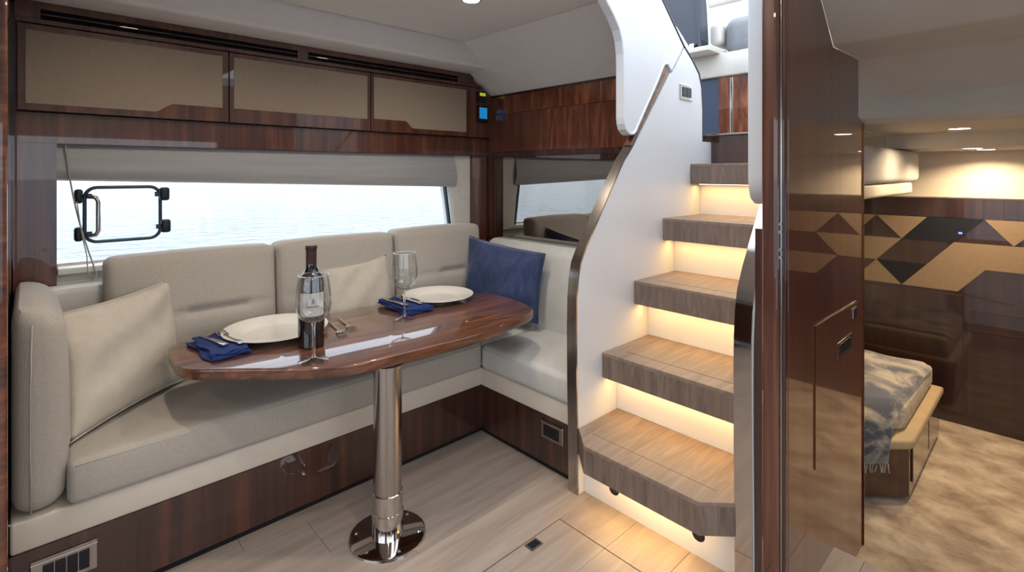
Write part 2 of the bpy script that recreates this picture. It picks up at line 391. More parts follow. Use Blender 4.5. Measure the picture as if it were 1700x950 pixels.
# --- window wall (left hull side)
wl = struct('wall_left', box(-1.8, 2.1, YW + .002, YW + .05, 1.246, 1.86), wood_v)
obj('upper_board', box(-.03, 1.996, 2.322, YW + .002, 1.2495, 1.352), wood_v, wl)
obj('upper_board', box(-.03, 1.996, 2.335, YW + .001, 1.352, 1.72), wood_v, wl)
obj('pillar', box(-.034, .072, 2.32, YW + .06, .76, 1.2485), wood_v, wl)
obj('pillar', box(1.876, 1.999, 2.33, YW + .06, .76, 1.2485), wood_v, wl)
obj('lower_wall', box(-.034, 2.0, YW, YW + .06, 0, .80), sill_m, wl)
obj('sill', box(.074, 1.876, 2.33, YW + .11, .80, .822, .004), sill_m, wl)
# lining around the slanted opening, window narrows to the right
obj('lining', prism([(1.765, .822), (1.876, .822), (1.876, 1.2485), (1.712, 1.2485), (1.728, 1.08), (1.745, 1.0)], 'y', YW - .002, YW + .10, .004), sill_m, wl)
obj('lining', prism([(1.74, .822), (1.752, .822), (1.715, 1.075), (1.703, 1.075)], 'y', YW + .01, YW + .03), port_m, wl)
obj('outer_wall', box(-1.8, -.03, YW, YW + .05, 0, 1.25), wood_v, wl)
obj('hull_head', box(.0, 2.0, YW + .05, YW + .12, 1.2, 1.86), white, wl)
w1 = struct('window_1', box(.05, 1.80, YW + .060, YW + .066, .80, 1.25), pane_m)
obj('frame', box(.05, 1.80, YW + .05, YW + .075, .800, .832, .003), sill_m, w1)

blind = thing('roller_blind', 'grey fabric roller blind half lowered over the long hull window', 'blind', (.9, 2.335, 1.2495))
bb = bmesh.new(); prev = None; NX, NZ = 30, 14
g = []
for i in range(NX + 1):
    x = .0724 + (1.757 - .0724) * i / NX; zb = 1.128 - .053 * i / NX; row = []
    for k in range(NZ + 1):
        s = k / NZ; z = 1.2485 + (zb - 1.2485) * s
        row.append(bb.verts.new((x + (.012 * s if i == NX else 0), YW - .004 + .020 * math.sin(min(1, s / .75) * math.pi * .5) * (-1) + (.0 if s < .75 else .016 * (s - .75) / .25), z)))
    g.append(row)
for i in range(NX):
    for k in range(NZ): bb.faces.new((g[i][k], g[i + 1][k], g[i + 1][k + 1], g[i][k + 1]))
r_ = bmesh.ops.extrude_face_region(bb, geom=bb.faces[:]); bmesh.ops.translate(bb, verts=[v for v in r_['geom'] if isinstance(v, bmesh.types.BMVert)], vec=(0, .006, 0))
bmesh.ops.recalc_face_normals(bb, faces=bb.faces[:])
obj('blind_cloth', bb, blind_m, blind, smooth=True)
bb = prism([(.0724, 1.124), (1.745, 1.0715), (1.745, 1.0785), (.0724, 1.131)], 'y', YW - .012, YW + .004, .002)
obj('bottom_rail', bb, blind_m, blind)

# --- end wall
we = struct('wall_end', box(XE, XE + .05, YS1 + .001, 2.40, 0, 1.62), wood_d)
obj('upper_board', box(XE - .012, XE, 1.22, 2.335, 1.489, 1.588), wood_e, we)
obj('side_board', box(XE - .014, XE, 1.22, 1.383, .78, 1.268), wood_e, we)
obj('corner_board', box(XE - .012, XE, 2.262, 2.322, .77, 1.268), wood_d, we)
for i, (a, b, l) in enumerate(((1.883, 2.318, 'plain dark walnut locker door beside the wall screens, above the mirror'), (1.222, 1.879, 'figured walnut locker door nearest the stairs, above the mirror'))):
    t = thing('wall_locker', l, 'locker', (XE - .01, (a + b) / 2, 1.27), 'walnut lockers on the end wall')
    obj('door', box(XE - .022 + .003 * (1 - i), XE - .012 * 0, a, b, 1.269, 1.485, .0015, 1), wood_e if i else wood_v, t)
t = thing('wall_mirror', 'wide bronze tinted mirror on the end wall above the seat', 'mirror', (XE, 1.82, .78))
obj('mirror_glass', box(XE - .006, XE - .0005, 1.383, 2.262, .77, 1.24), mirror, t)
obj('top_rail', box(XE - .02, XE - .0005, 1.383, 2.262, 1.243, 1.268), wood_d, t)

# --- partition beside the camera (left frame edge)
wp = struct('wall_partition', box(-.075, -.036, 1.64, 2.35, 0, CZ), wood_d)
obj('edge_post', box(-.085, -.032, 1.60, 1.64, 0, CZ, .008, 3), wood_h, wp)
wr_ = struct('wall_rear', box(-1.86, -1.8, -1.4, 2.4, 0, .3), wood_v)
obj('upper_wall', box(-1.86, -1.8, -1.4, 2.4, 1.6, 1.9), cream_s, wr_)
obj('end_wall', box(-1.86, -1.8, 1.6, 2.4, .3, 1.6), wood_v, wr_)
obj('end_wall', box(-1.86, -1.8, -1.4, -1.0, .3, 1.6), wood_v, wr_)
struct('fill_window_3', box(-1.846, -1.84, -1.0, 1.6, .3, 1.6), pane_m)  # added rear glazing, out of view, to fill the room with daylight
ws = struct('wall_right', box(-1.8, 1.78, -1.46, -1.4, 0, .33), wood_v)
obj('upper_wall', box(-1.8, 1.78, -1.46, -1.4, 1.47, 1.86), cream_s, ws)
obj('end_wall', box(-1.8, -1.25, -1.46, -1.4, .33, 1.47), wood_v, ws)
obj('end_wall', box(1.45, 1.78, -1.46, -1.4, .33, 1.47), wood_v, ws)
struct('fill_window_2', box(-1.25, 1.45, -1.44, -1.434, .33, 1.47), pane_m)  # unseen window added behind the camera for daylight fill

# --- glossy bulkhead beside the stairs
prof = [(1.415, -.158), (2.137, -.158), (2.137, 1.326), (2.125, 1.335), (2.083, 1.345), (2.083, 1.540), (1.795, 1.536), (1.679, 1.652), (1.415, 1.9)]
bh = struct('wall_bulkhead', prism(prof, 'y', YB, .527, .0015, 1), wood_b)
obj('post', box(1.375, 1.409, .4865, .5265, 0, 2.4, .009, 3), wood_v, bh)
obj('post', box(1.395, 1.414, .474, .4862, 0, 2.4, .004, 2), wood_d, bh)
obj('metal_edge', box(1.390, 1.3955, .4815, .4862, 0, 2.4, .001, 1), steel_b, bh)
obj('edge_trim', box(2.1372, 2.142, .470, .53, -.158, 1.326), bronze, bh)
for k, z in enumerate((1.02, 1.0, .955, .935)):
    obj('screw', lathe([(0, .002), (.0035, .002), (.0035, -.002), (0, -.002)], (0, 0, 0), 10), chrome, bh, True)
    o = bh.children[-1]; o.location = (1.3885, .484, z); o.rotation_euler = (0, R(-90), 0)
ap = thing('access_door', 'flush glossy access door low in the bulkhead with recessed pull', 'door', (1.83, YB, .311))
obj('panel', prism([(1.620, .315), (2.043, .315), (2.043, .713), (1.620, .713)], 'y', YB - .0025, YB - .0002, .0008, 1), wood_b, ap)
obj('edge_strip', box(1.6165, 1.619, YB - .003, YB, .312, .716), bronze, ap)
obj('edge_strip', box(1.6165, 2.045, YB - .003, YB, .7135, .716), steel_b, ap)
fp = obj('flush_pull', box(1.825, 1.985, YB - .005, YB - .0024, .573, .622, .0012, 1), chrome, ap)
obj('pull_recess', box(1.845, 1.965, YB - .0058, YB - .0048, .582, .613), black, fp)
lt = obj('latch', box(1.992, 2.04, YB - .0065, YB - .0024, .665, .700, .002, 2), chrome, ap)
obj('latch_slot', box(2.004, 2.012, YB - .0075, YB - .0062, .668, .697), black, lt)
obj('latch_slot', box(2.020, 2.028, YB - .0075, YB - .0062, .668, .697), black, lt)
# inner stair side (box under stairs behind the bulkhead)
struct('wall_stair_side', box(1.43, 2.14, .528, .563, -.158, 1.0), wood_d)

# --- cabin
struct('floor_cabin', box(1.806, 3.6, -1.6, 1.5, -.2, -.158), carpet)
struct('trim_1', box(1.797, 1.8058, -1.4, .473, -.158, -.0065), oak_f)
wc = struct('wall_cabin', box(3.53, 3.58, -1.6, 1.0, -.16, 1.30), wood_dd)
obj('upper_lining', prism([(3.522, 1.022), (3.53, 1.015), (3.53, 1.30), (3.515, 1.30), (3.515, 1.10)], 'y', -1.6, .94), cream_s, wc)
WX = 3.53
inlay_m = noise_mat('tan_inlay', rgb(116, 97, 76), rgb(122, 103, 81), (60, 60, 60), .6, 3)
def inlay(pts, mat=inlay_m): obj('inlay_panel', prism(pts, 'x', WX - .004, WX - .0005), mat, wc)
za, zb_, zc_, zd = .912, .787, .658, .532
inlay([(.716, za), (.489, za), (.599, zb_)]); inlay([(.95, za), (.716, za), (.833, zb_)])
inlay([(.97, zb_), (.599, zb_), (.716, zc_), (.97, zc_)])
inlay([(.716, zc_), (.599, zd), (.833, zd)])
inlay([(.599, zd), (.378, zb_), (-.08, zb_), (.04, zc_), (.257, zc_), (.363, zd)])
inlay([(.259, za), (.04, za), (.154, zb_)])
inlay([(.04, za), (-.08, zb_), (-.44, zb_), (-.33, za)])
inlay([(.04, zc_), (-.08, zd), (-.5, zd), (-.5, zc_)])
inlay([(.489, za), (.599, zb_), (.378, zb_), (.259, za)], black)
inlay([(.716, zc_), (.599, zd), (.49, zc_)], black)
inlay([(.257, zc_), (.118, zc_), (-.05, zd), (.363, zd)], wood_dd)
obj('trim_line', prism([(.355, .522), (.36, .528), (.15, .50), (.15, .494)], 'x', WX - .006, WX - .0005), bronze, wc)  # bronze line standing in for an edge reflected in the glossy wall
obj('trim_line', prism([(.335, .343), (.335, .347), (-.9, .347), (-.9, .343)], 'x', WX - .006, WX - .0005), bronze, wc)
obj('trim_line', prism([(.31, .440), (.31, .443), (-.9, .443), (-.9, .440)], 'x', WX - .006, WX - .0005), bronze, wc)
obj('wall_panel', box(WX - .004, WX - .0005, -.9, .328, -.10, .340, .001, 1), wood_dd, wc)
obj('wall_panel', box(WX - .004, WX - .0005, .342, .9, -.10, .515, .001, 1), wood_dd, wc)
obj('head_panel', box(WX - .005, WX - .0005, .262, 1.2, .915, 1.012, .001, 1), wood_dd, wc)
obj('head_panel', box(WX - .005, WX - .0005, -.9, .19, .915, 1.012, .001, 1), wood_dd, wc)
obj('status_light', box(WX - .006, WX - .0005, .345, .36, .832, .842), led_blue, wc)
wcs = struct('wall_cabin_side', box(1.8, 3.6, -1.66, -1.6, -.2, .45), wood_v)
obj('upper_wall', box(1.8, 3.6, -1.66, -1.6, 1.05, 1.95), cream_s, wcs)
obj('end_wall', box(1.8, 2.0, -1.66, -1.6, .45, 1.05), cream_s, wcs)
obj('end_wall', box(3.3, 3.6, -1.66, -1.6, .45, 1.05), cream_s, wcs)
struct('fill_window_4', box(2.0, 3.3, -1.64, -1.634, .45, 1.05), pane_m)  # unseen cabin window, added to lighten the sloped ceiling
struct('wall_cabin_hull', box(2.5, 3.6, .95, 1.0, -.2, 1.26), cream_s)
struct('wall_stair_back', box(2.355, 2.368, .615, 1.176, 0, 1.09), cream_s)

struct('wall_cabin_near', box(1.78, 1.80, -1.6, -.45, 0, 1.60), wood_d)
hl = thing('hull_locker', 'padded cream overhead locker along the hull above the bed', 'locker', (2.8, .53, 1.045))
obj('padded_face', cushion(2.20, 3.36, .495, .562, 1.105, 1.26, .028), cream_w, hl, 'all')
obj('lower_ledge', cushion(2.20, 3.30, .515, .562, 1.045, 1.104, .015), cream_s, hl, 'all')

# --- upper saloon seen up the stairs
sal = struct('floor_saloon', box(2.46, 4.2, .565, 2.2, 1.3285, 1.3315), oak_x)
obj('sill_step', box(2.455, 2.468, .614, 1.30, 1.193, 1.332, .003), wood_d, sal)
obj('sill_trim', box(2.445, 2.47, .60, 1.30, 1.332, 1.341, .002), steel_b, sal)
struct('wall_saloon', box(4.2, 4.25, -.2, 2.4, 1.3, 2.1), white)
struct('wall_saloon_side', box(1.5, 4.2, 2.2, 2.25, 1.86, 2.3), white)
rf = struct('ceiling_saloon', box(3.35, 4.3, -.2, 2.3, 2.95, 3.0), white)
cb = thing('saloon_cabinet', 'rounded walnut and slate blue cabinet with pale top at the head of the stairs', 'cabinet', (3.05, 1.2, 1.33))
obj('blue_side', box(2.905, 3.3, 1.345, 1.50, 1.332, 1.70), bluep, cb, label='slate blue side panel')
pts = [(2.90, 1.345)] + [(2.90, 1.25)] + arc(3.0, 1.20, .1, 160, 270, 8) + [(3.3, 1.10), (3.3, 1.345)]
obj('body', prism(pts, 'z', 1.332, 1.70), wood_e, cb, smooth=True)
obj('door_edge', box(2.896, 2.903, 1.262, 1.278, 1.345, 1.69, .002), silver, cb)
pts = [(2.88, 1.52), (2.88, 1.25)] + arc(3.0, 1.19, .125, 160, 270, 8) + [(3.3, 1.06), (3.3, 1.52)]
obj('top', prism(pts, 'z', 1.70, 1.835, .01), cream_w, cb, smooth=True, label='pale moulded cabinet top')
obj('corner_moulding', cushion(2.87, 3.1, 1.36, 1.54, 1.835, 1.88, .015), cream_w, cb, 'all')
st = thing('saloon_chair', 'grey leather helm chair on the pale cabinet top upstairs', 'seat', (3.1, 1.2, 1.835))
obj('backrest', cushion(2.95, 3.12, 1.08, 1.345, 1.836, 2.05, .06), greyp, st, 'all')
obj('arm_pad', cushion(2.93, 3.25, 1.347, 1.42, 1.90, 2.03, .03), cream_w, st, 'all')
st = thing('saloon_sofa', 'white upholstered saloon sofa far above the stairs', 'sofa', (3.6, 1.3, 1.33))
obj('backrest', cushion(3.5, 3.62, .9, 1.75, 1.9, 2.32, .04), cream_w, st, 'all')
obj('backrest', cushion(3.56, 3.70, .9, 1.75, 2.33, 2.62, .04), cream_w, st, 'all')
obj('base', box(3.5, 4.0, .9, 1.75, 1.332, 1.9, .01), cream_w, st)
cn = thing('helm_console', 'dark slanted helm console screen with grey frame beyond the stringer top', 'console', (2.75, 1.42, 1.80))
obj('screen', prism([(1.455, 1.86), (1.60, 2.10), (1.70, 2.32), (1.45, 2.32), (1.40, 2.20), (1.385, 1.90)], 'x', 2.78, 2.86, .004), dkgrey, cn)
obj('frame', prism([(1.385, 1.86), (1.405, 1.86), (1.425, 2.15), (1.475, 2.32), (1.44, 2.32), (1.40, 2.18)], 'x', 2.765, 2.86, .003), port_m, cn)
obj('shelf', box(2.75, 2.95, 1.33, 1.52, 1.832, 1.86, .004), cream_w, cn)
obj('bracket', box(2.77, 2.80, 1.43, 1.46, 1.86, 1.89, .004), chrome, cn)

# ================================================================ OVERHEAD CABINETS
vp = struct('trim_2', box(-.03, 1.87, 2.31, 2.334, 1.692, 1.716), wood_v)
obj('lower_rail', box(-.03, 1.925, 2.306, 2.334, 1.642, 1.658, .001, 1), wood_v, vp)
for a, b in ((-.03, .031), (.871, .917), (1.755, 1.87)): obj('rail_block', box(a, b, 2.31, 2.334, 1.658, 1.692), wood_v, vp)
obj('recess', box(.031, 1.755, 2.331, 2.334, 1.658, 1.692), black_n, vp)
for a, b in ((.031, .871), (.917, 1.755)): obj('slat', box(a, b, 2.311, 2.331, 1.6735, 1.6785, .001, 1), wood_d, vp)
def cabinet(x0, x1, inner, label):
    t = thing('overhead_cabinet', label, 'cabinet', ((x0 + x1) / 2, 2.32, 1.353), 'overhead lockers above the window')
    obj('body', box(x0 + .001, x1 - .001, 2.312, 2.334, 1.357, 1.636), black_n, t)
    d = obj('door', box(x0 + .0015, x1 - .0015, 2.298, 2.3115, 1.3545, 1.637, .0012, 1), wood_v, t)
    obj('door_panel', prism(inner, 'y', 2.2965, 2.2985, .0006, 1), taupe, d)
cabinet(-.026, .593, [(-.005, 1.617), (.569, 1.617), (.569, 1.410), (.40, 1.410), (.385, 1.402), (.358, 1.382), (.345, 1.377), (-.005, 1.377)], 'leftmost overhead walnut locker with taupe fabric door above the blind')
cabinet(.593, 1.218, [(.611, 1.619), (1.199, 1.619), (1.199, 1.411), (.611, 1.411)], 'middle overhead walnut locker with taupe fabric door')
cabinet(1.218, 1.826, [(1.234, 1.619), (1.806, 1.619), (1.806, 1.380), (1.461, 1.380), (1.445, 1.386), (1.425, 1.408), (1.412, 1.415), (1.234, 1.415)], 'overhead walnut locker with taupe fabric door next to the wall screens')
obj('end_panel', prism([(1.828, 1.3545), (1.994, 1.3545), (1.994, 1.592), (1.93, 1.637), (1.828, 1.637)], 'y', 2.2995, 2.334), wood_v, vp)
obj('bottom_shadow_board', box(-.026, 1.994, 2.312, 2.334, 1.3505, 1.3545), black_n, vp)  # black strip painted in for the shade under the lockers
YD = 2.2993
t = thing('control_panel', 'small black control panel with green display at end of the lockers', 'control panel', (1.915, YD, 1.557))
obj('housing', box(1.886, 1.945, YD - .012, YD, 1.557, 1.618, .003), black, t)
obj('display', box(1.897, 1.940, YD - .0135, YD - .0115, 1.594, 1.612), lcd_g, t)
for k in range(3): obj('button', box(1.898 + k * .015, 1.907 + k * .015, YD - .014, YD - .0115, 1.568, 1.583, .001, 1), dkgrey, t)
t = thing('touchscreen', 'square touchscreen glowing blue in black case below the green display', 'screen', (1.92, YD, 1.441))
obj('case', box(1.882, 1.957, YD - .014, YD, 1.441, 1.538, .004), black, t)
obj('display', box(1.893, 1.950, YD - .0155, YD - .0135, 1.463, 1.527), lcd_b, t)

# ================================================================ WINDOW FITTINGS
t = thing('opening_port', 'dark framed opening port with black latches on the hull window', 'window hatch', (.26, 2.395, .91))
def rrect(x0, x1, z0, z1, r, y, n=6):
    L = []
    for cx, cz, a in ((x1 - r, z1 - r, 0), (x0 + r, z1 - r, 90), (x0 + r, z0 + r, 180), (x1 - r, z0 + r, 270)):
        L += [(p[0], y, p[1]) for p in arc(cx, cz, r, a, a + 90, n)]
    return L
PY = 2.345
obj('frame', tube(rrect(.146, .368, .905, 1.098, .035, PY), .0062, 8, True), port_m, t, 'all')
obj('handle', tube([(.158, PY, 1.068), (.160, PY - .018, 1.066), (.175, PY - .022, 1.063), (.182, PY - .022, 1.048), (.182, PY - .022, .946), (.175, PY - .022, .932), (.160, PY - .018, .930), (.158, PY, .930)], .0075, 8), steel_b, t, 'all')
for (x, z, s) in ((.143, 1.068, -1), (.143, .936, -1), (.370, 1.070, 1), (.374, .948, 1)):
    a, b = (x - .026, x - .002) if s < 0 else (x - .006, x + .026)
    l = obj('latch', box(a, b, PY - .022, PY + .012, z - .025, z + .025, .009, 3), black, t, True)
    obj('latch_knob', tube([(x + .004 * s - .012 * s, PY - .016, z), (x - .022 * s, PY - .016, z)], .009, 10), port_m, l, True)
cp = []
for i in range(15):
    s = i / 14; cp.append((.094 + .03 * s + .045 * s * s, 2.325 - .004 * math.sin(s * 6), 1.245 - .42 * s))
cp += [(.178, 2.31, .79), (.175, 2.305, .785), (.165, 2.30, .781)]
t = thing('hanging_cord', 'thin grey cord hanging down the left side of the window', 'cord', (.094, 2.325, 1.245))
obj('cord', tube(cp, .0026, 6), cable, t, 'all')
obj('cord', tube([(.124, 2.322, 1.05), (.135, 2.318, .95), (.150, 2.31, .86), (.152, 2.305, .80), (.162, 2.30, .781)], .0018, 6), cable, t, 'all')

# ================================================================ SOFA
sofa = thing('corner_sofa', 'cream L-shaped corner sofa on glossy dark walnut plinth', 'sofa', (.9, 2.0, 0))
obj('plinth', box(-.034, 1.466, 1.757, 2.317, .022, .208), wood_d, sofa)
obj('plinth', box(1.466, 1.99, 1.225, 2.317, .022, .208), wood_d, sofa)
obj('toe_kick', box(-.034, 1.99, 1.768, 2.317, 0, .022), black_n, sofa)  # toe kicks painted black for the shadow under the plinth
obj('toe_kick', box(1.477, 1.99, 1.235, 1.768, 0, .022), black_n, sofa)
obj('seat_base', box(-.032, 1.468, 1.754, 2.317, .209, .288, .008, 3), cream_s, sofa, True)
obj('seat_base', box(1.462, 1.99, 1.222, 2.317, .209, .288, .008, 3), cream_s, sofa, True)
def crown(amp, sag=0):
    def f(p, u, v, w):
        k = (1 - u * u) * (1 - v * v)
        return (0, 0, amp * k * (1 if w > 0 else 0) + sag * math.sin(p.x * 7) * .5 * (1 if w > 0 else 0))
    return f
obj('seat_cushion', cushion(.074, 1.458, 1.735, 2.20, .290, .405, .022, crown(.016, .002), (40, 18, 10)), cream, sofa, 'all')
obj('piping', tube([(.09, 1.738, .392), (1.44, 1.738, .392)], .0022, 6), cream, sofa, 'all')
obj('seat_cushion', cushion(1.445, 1.86, 1.222, 1.742, .290, .398, .025, crown(.016), (22, 26, 10)), cream_w, sofa, 'all')
obj('seat_cushion', cushion(1.462, 1.86, 1.744, 2.20, .290, .398, .02, crown(.01), (18, 18, 10)), cream_w, sofa, 'all')
obj('piping', tube([(1.448, 1.25, .380), (1.448, 1.73, .380)], .0022, 6), cream_w, sofa, 'all')
# left end bolster
def bol(p, u, v, w): return (.008 * (1 - w * w) if u > 0 else 0, 0, 0)
obj('armrest', cushion(-.030, .072, 1.752, 2.317, .290, .80, .045, lambda p, u, v, w: (.010 * (1 - w * w) if u > 0 else 0, -.006 * (1 - w * w) if v < 0 else 0, .03 * max(0, w) * (-u * .6 - v * .2)), (14, 22, 20)), cream, sofa, 'all')
obj('piping', tube([(.006, 1.748, .30), (.005, 1.742, .45), (.005, 1.742, .62), (.008, 1.746, .77)], .002, 6), cream, sofa, 'all')
# back along the window and its three back cushions
obj('back_base', cushion(-.02, 1.84, 2.215, 2.317, .29, .772, .02, None, (30, 10, 12)), cream_w, sofa, 'all')
def backc(x0, x1, z1, mat, gx0, gx1):
    def f(p, u, v, w):
        y = 0; 
        if v < 0:
            y = -.022 * (1 - u ** 4) * (1 - w * w)
            g_ = math.exp(-((p.z - .655) / .010) ** 2) * (1 if gx0 < p.x < gx1 else 0)
            y += .015 * g_ + .006 * math.exp(-((p.z - .655) / .014) ** 2) * (1 - u ** 8) - .006 * math.exp(-((p.z - .60) / .05) ** 2) * (1 - u ** 4)
        lean = (p.z - .40) / .46
        return (0, y + .035 * lean, .006 * (1 - u * u) * max(0, w))
    o = obj('back_cushion', cushion(x0, x1, 2.115, 2.225, .40, z1, .028, f, (36, 10, 44)), mat, sofa, 'all')
backc(.185, .725, .862, cream, .42, .62)
backc(.730, 1.262, .866, cream, .95, 1.1)
backc(1.268, 1.79, .874, cream, 1.50, 1.66)
# end backrest
obj('end_backrest', cushion(1.83, 1.995, 1.222, 2.20, .29, .79, .05, lambda p, u, v, w: (-.02 * (1 - w * w) + .03 * w if u < 0 else 0, 0, 0), (12, 26, 22)), cream_w, sofa, 'all')
# sockets on the plinths
def socket(name, label, cx, y, z0, z1, x0, x1, axis):
    t = thing(name, label, 'socket', ((x0 + x1) / 2, y, z0) if axis == 'y' else (y, (x0 + x1) / 2, z0))
    def bx(a, b, d0, d1, c, d, bev=0):
        return box(a, b, y - d1, y - d0, c, d, bev, 1) if axis == 'y' else box(y - d1, y - d0, a, b, c, d, bev, 1)
    obj('frame', bx(x0, x1, .0005, .005, z0, z1, .002), steel_b, t)
    w_ = x1 - x0; n = 4 if w_ > .12 else 2
    a0, a1 = x0 + w_ * .17, x1 - w_ * .12
    for k in range(n):
        p = obj('module', bx(a0 + (a1 - a0) * k / n + .001, a0 + (a1 - a0) * (k + 1) / n - .001, .005, .0075, z0 + .012, z1 - .016, .001), black, t)
    obj('top_bar', bx(x0, x1, .005, .007, z1 - .010, z1 - .004, .001), chrome, t)
socket('power_socket', 'chrome four-gang socket strip on the plinth below the left armrest', 0, 1.757, .100, .177, .004, .136, 'y')
socket('power_socket', 'chrome framed socket on the end seat plinth near the stairs', 0, 1.466, .120, .190, 1.276, 1.388, 'x')

# pillows
def throw(label, mat, tl, tr, br, bl, T, seed, **k):
    c = (Vector(bl) + Vector(br)) / 2
    t = thing('throw_pillow', label, 'pillow', c)
    bm, loop = pillow(tl, tr, br, bl, T, seed=seed, **k)
    obj('cover', bm, mat, t, 'all'); obj('piping', tube(loop, .0022, 6, True), mat, t, 'all')
throw('plain cream throw pillow leaning in the left corner of the sofa', pillow_c, (.060, 1.965, .745), (.372, 2.150, .778), (.398, 2.11, .425), (.082, 1.84, .415), .050, 3, wr=.005)
throw('flat pale cushion leaning on the middle back cushion behind the bottle', pillow_c, (.90, 2.125, .745), (1.21, 2.135, .775), (1.225, 2.06, .43), (.90, 2.06, .43), .025, 5, wr=.002)
throw('navy velvet throw pillow in the corner of the sofa beside the mirror', navy, (1.70, 2.15, .82), (1.79, 1.67, .765), (1.735, 1.665, .445), (1.60, 2.10, .42), .055, 8, wr=.003)

# ================================================================ TABLE
TZ = .58
tb = thing('dining_table', 'glossy walnut table with shaped top on polished steel pedestal', 'table', (.832, 1.46, 0))
outl = [(.322, 1.86), (.320, 1.80), (.327, 1.755), (.352, 1.715), (.40, 1.675), (.50, 1.585), (.60, 1.495), (.70, 1.435), (.80, 1.425), (.95, 1.418), (1.124, 1.403), (1.28, 1.425), (1.43, 1.452), (1.53, 1.49), (1.575, 1.56),
        (1.605, 1.72), (1.60, 1.84), (1.55, 1.93), (1.42, 1.99), (1.20, 2.018), (1.0, 2.024), (.7, 2.024), (.42, 2.024), (.34, 2.01), (.325, 1.95)]
outl = smooth_poly(outl, 2)
bm = prism(outl, 'z', TZ - .034, TZ)
es = [e for e in bm.edges if abs(e.verts[0].co.z - e.verts[1].co.z) < 1e-5]
bmesh.ops.bevel(bm, geom=es, offset=.006, segments=3, affect='EDGES', profile=.5)
obj('table_top', bm, wood_h, tb, True)
obj('pedestal', lathe([(0, .545), (.044, .545), (.044, .10), (.044, .02), (0, .02)], (.832, 1.46, 0), 48), steel_b, tb, True)
obj('collar', lathe([(.0445, .145), (.047, .143), (.047, .085), (.049, .083), (.049, .012), (.05, .006)], (.832, 1.46, 0), 48), steel, tb, True)
obj('mounting_plate', lathe([(0, .009), (.112, .009), (.118, .006), (.12, .0), (0, 0)], (.832, 1.46, 0), 56), steel, tb, True)
obj('support_plate', lathe([(0, .546), (.05, .546), (.05, .538), (0, .538)], (.832, 1.46, 0), 40), steel_b, tb, True)
for k in range(6):
    a = R(60 * k + 20); obj('screw', lathe([(0, .0125), (.004, .0115), (.006, .0092)], (.832 + .098 * math.cos(a), 1.46 + .098 * math.sin(a), 0), 10), chrome, tb, True)

# plates
def plate(cx, cy, r, z0, label):
    t = thing('dinner_plate', label, 'plate', (cx, cy, z0), 'white plates on the table')
    p = [(0, .004), (r * .55, .004), (r * .62, .007), (r * .70, .014), (r * .97, .025), (r, .0255), (r, .0235), (r * .72, .009), (r * .6, 0), (0, 0)]
    obj('dish', lathe(p, (cx, cy, z0), 64), china, t, True)
    obj('foot_ring', lathe([(r * .5, .0), (r * .5, -.002), (r * .53, -.002), (r * .53, .0)], (cx, cy, z0 + .0005), 48), china, t, True)
plate(.640, 1.895, .172, TZ + .002, 'large white plate on the left, beside the wine bottle')
plate(1.345, 1.915, .158, TZ + .002, 'large white plate on the right, near the navy pillow')

# napkins with knife and fork
def cutlery_knife(name, p, q, z, label, group):
    P_, Q_ = Vector((*p, z)), Vector((*q, z)); L = (Q_ - P_).length; d = (Q_ - P_).normalized(); ang = math.atan2(d.y, d.x)
    t = thing(name, label, 'knife', P_, group); t.rotation_euler = (0, 0, ang)
    bm = prism([(0, -.010), (.085, -.006), (.095, -.005), (.095, .005), (.085, .006), (0, .010)], 'z', 0, .008, .002)
    o = obj('handle', bm, silver, None, True); o.parent = t
    bm = prism([(.095, -.004), (.11, -.008), (L * .9, -.009), (L, .002), (L * .9, .005), (.095, .004)], 'z', .001, .003)
    o = obj('blade', bm, silver, None); o.parent = t
def cutlery_fork(p, q, z, label, group, tilt=0):
    P_, Q_ = Vector((*p, z)), Vector((*q, z)); L = (Q_ - P_).length; d = (Q_ - P_).normalized(); ang = math.atan2(d.y, d.x)
    t = thing('fork', label, 'fork', P_, group); t.rotation_euler = (0, tilt, ang)
    n = L - .066
    bm = prism([(0, -.006), (.02, -.0065), (n - .03, -.004), (n - .012, -.005), (n, -.014), (n + .012, -.016), (n + .012, .016), (n, .014), (n - .012, .005), (n - .03, .004), (.02, .0065), (0, .006)], 'z', 0, .003, .001)
    o = obj('handle', bm, silver, None, True); o.parent = t
    for k in range(4):
        yy = -.0135 + k * .009
        o = obj('tine', tube([(n + .011, yy, .0015), (n + .04, yy, .006), (n + .066, yy, .004)], [.0022, .0019, .001], 6), silver, None, True); o.parent = t
def napkin(c, w_, d_, rot, label, seed):
    t = thing('napkin', label, 'napkin', (c[0], c[1], TZ), 'folded navy napkins')
    rnd = random.Random(seed)
    for k in range(4):
        def f(p, u, v, w, k=k): return (.006 * math.sin(5 * v + k + seed) , .005 * math.sin(4 * u + k * 2), .0022 * math.sin(6 * u + 3 * v + k) * (1 if w > -1 else 0) + .0015)
        sh = rnd.uniform(-.006, .006)
        bm = cushion(-w_ / 2 + sh + .003 * k, w_ / 2 + sh, -d_ / 2 + .003 * k, d_ / 2 - sh - .002 * k, .002 + .0042 * k, .0068 + .0042 * k, .0022, f, (18, 18, 10))
        bmesh.ops.rotate(bm, verts=bm.verts[:], cent=(0, 0, 0), matrix=Matrix.Rotation(rot, 3, 'Z'))
        o = obj('fold', bm, navy_n, None, 'all'); o.parent = t
napkin((.452, 1.86), .115, .235, R(3), 'folded navy napkin under the left plate, nearest the table end', 1)
napkin((1.165, 1.895), .13, .25, R(-3), 'folded navy napkin beside the right plate, behind a wine glass', 4)
ZN = TZ + .0235
cutlery_knife('knife', (.455, 1.80), (.415, 1.99), ZN, 'silver knife across the left napkin', None)
cutlery_knife('knife', (1.13, 1.83), (1.12, 2.01), ZN, 'silver knife on the right napkin', None)
cutlery_fork((.497, 1.79), (.475, 1.985), ZN, 'silver fork tucked in the left napkin by the plate rim', None)
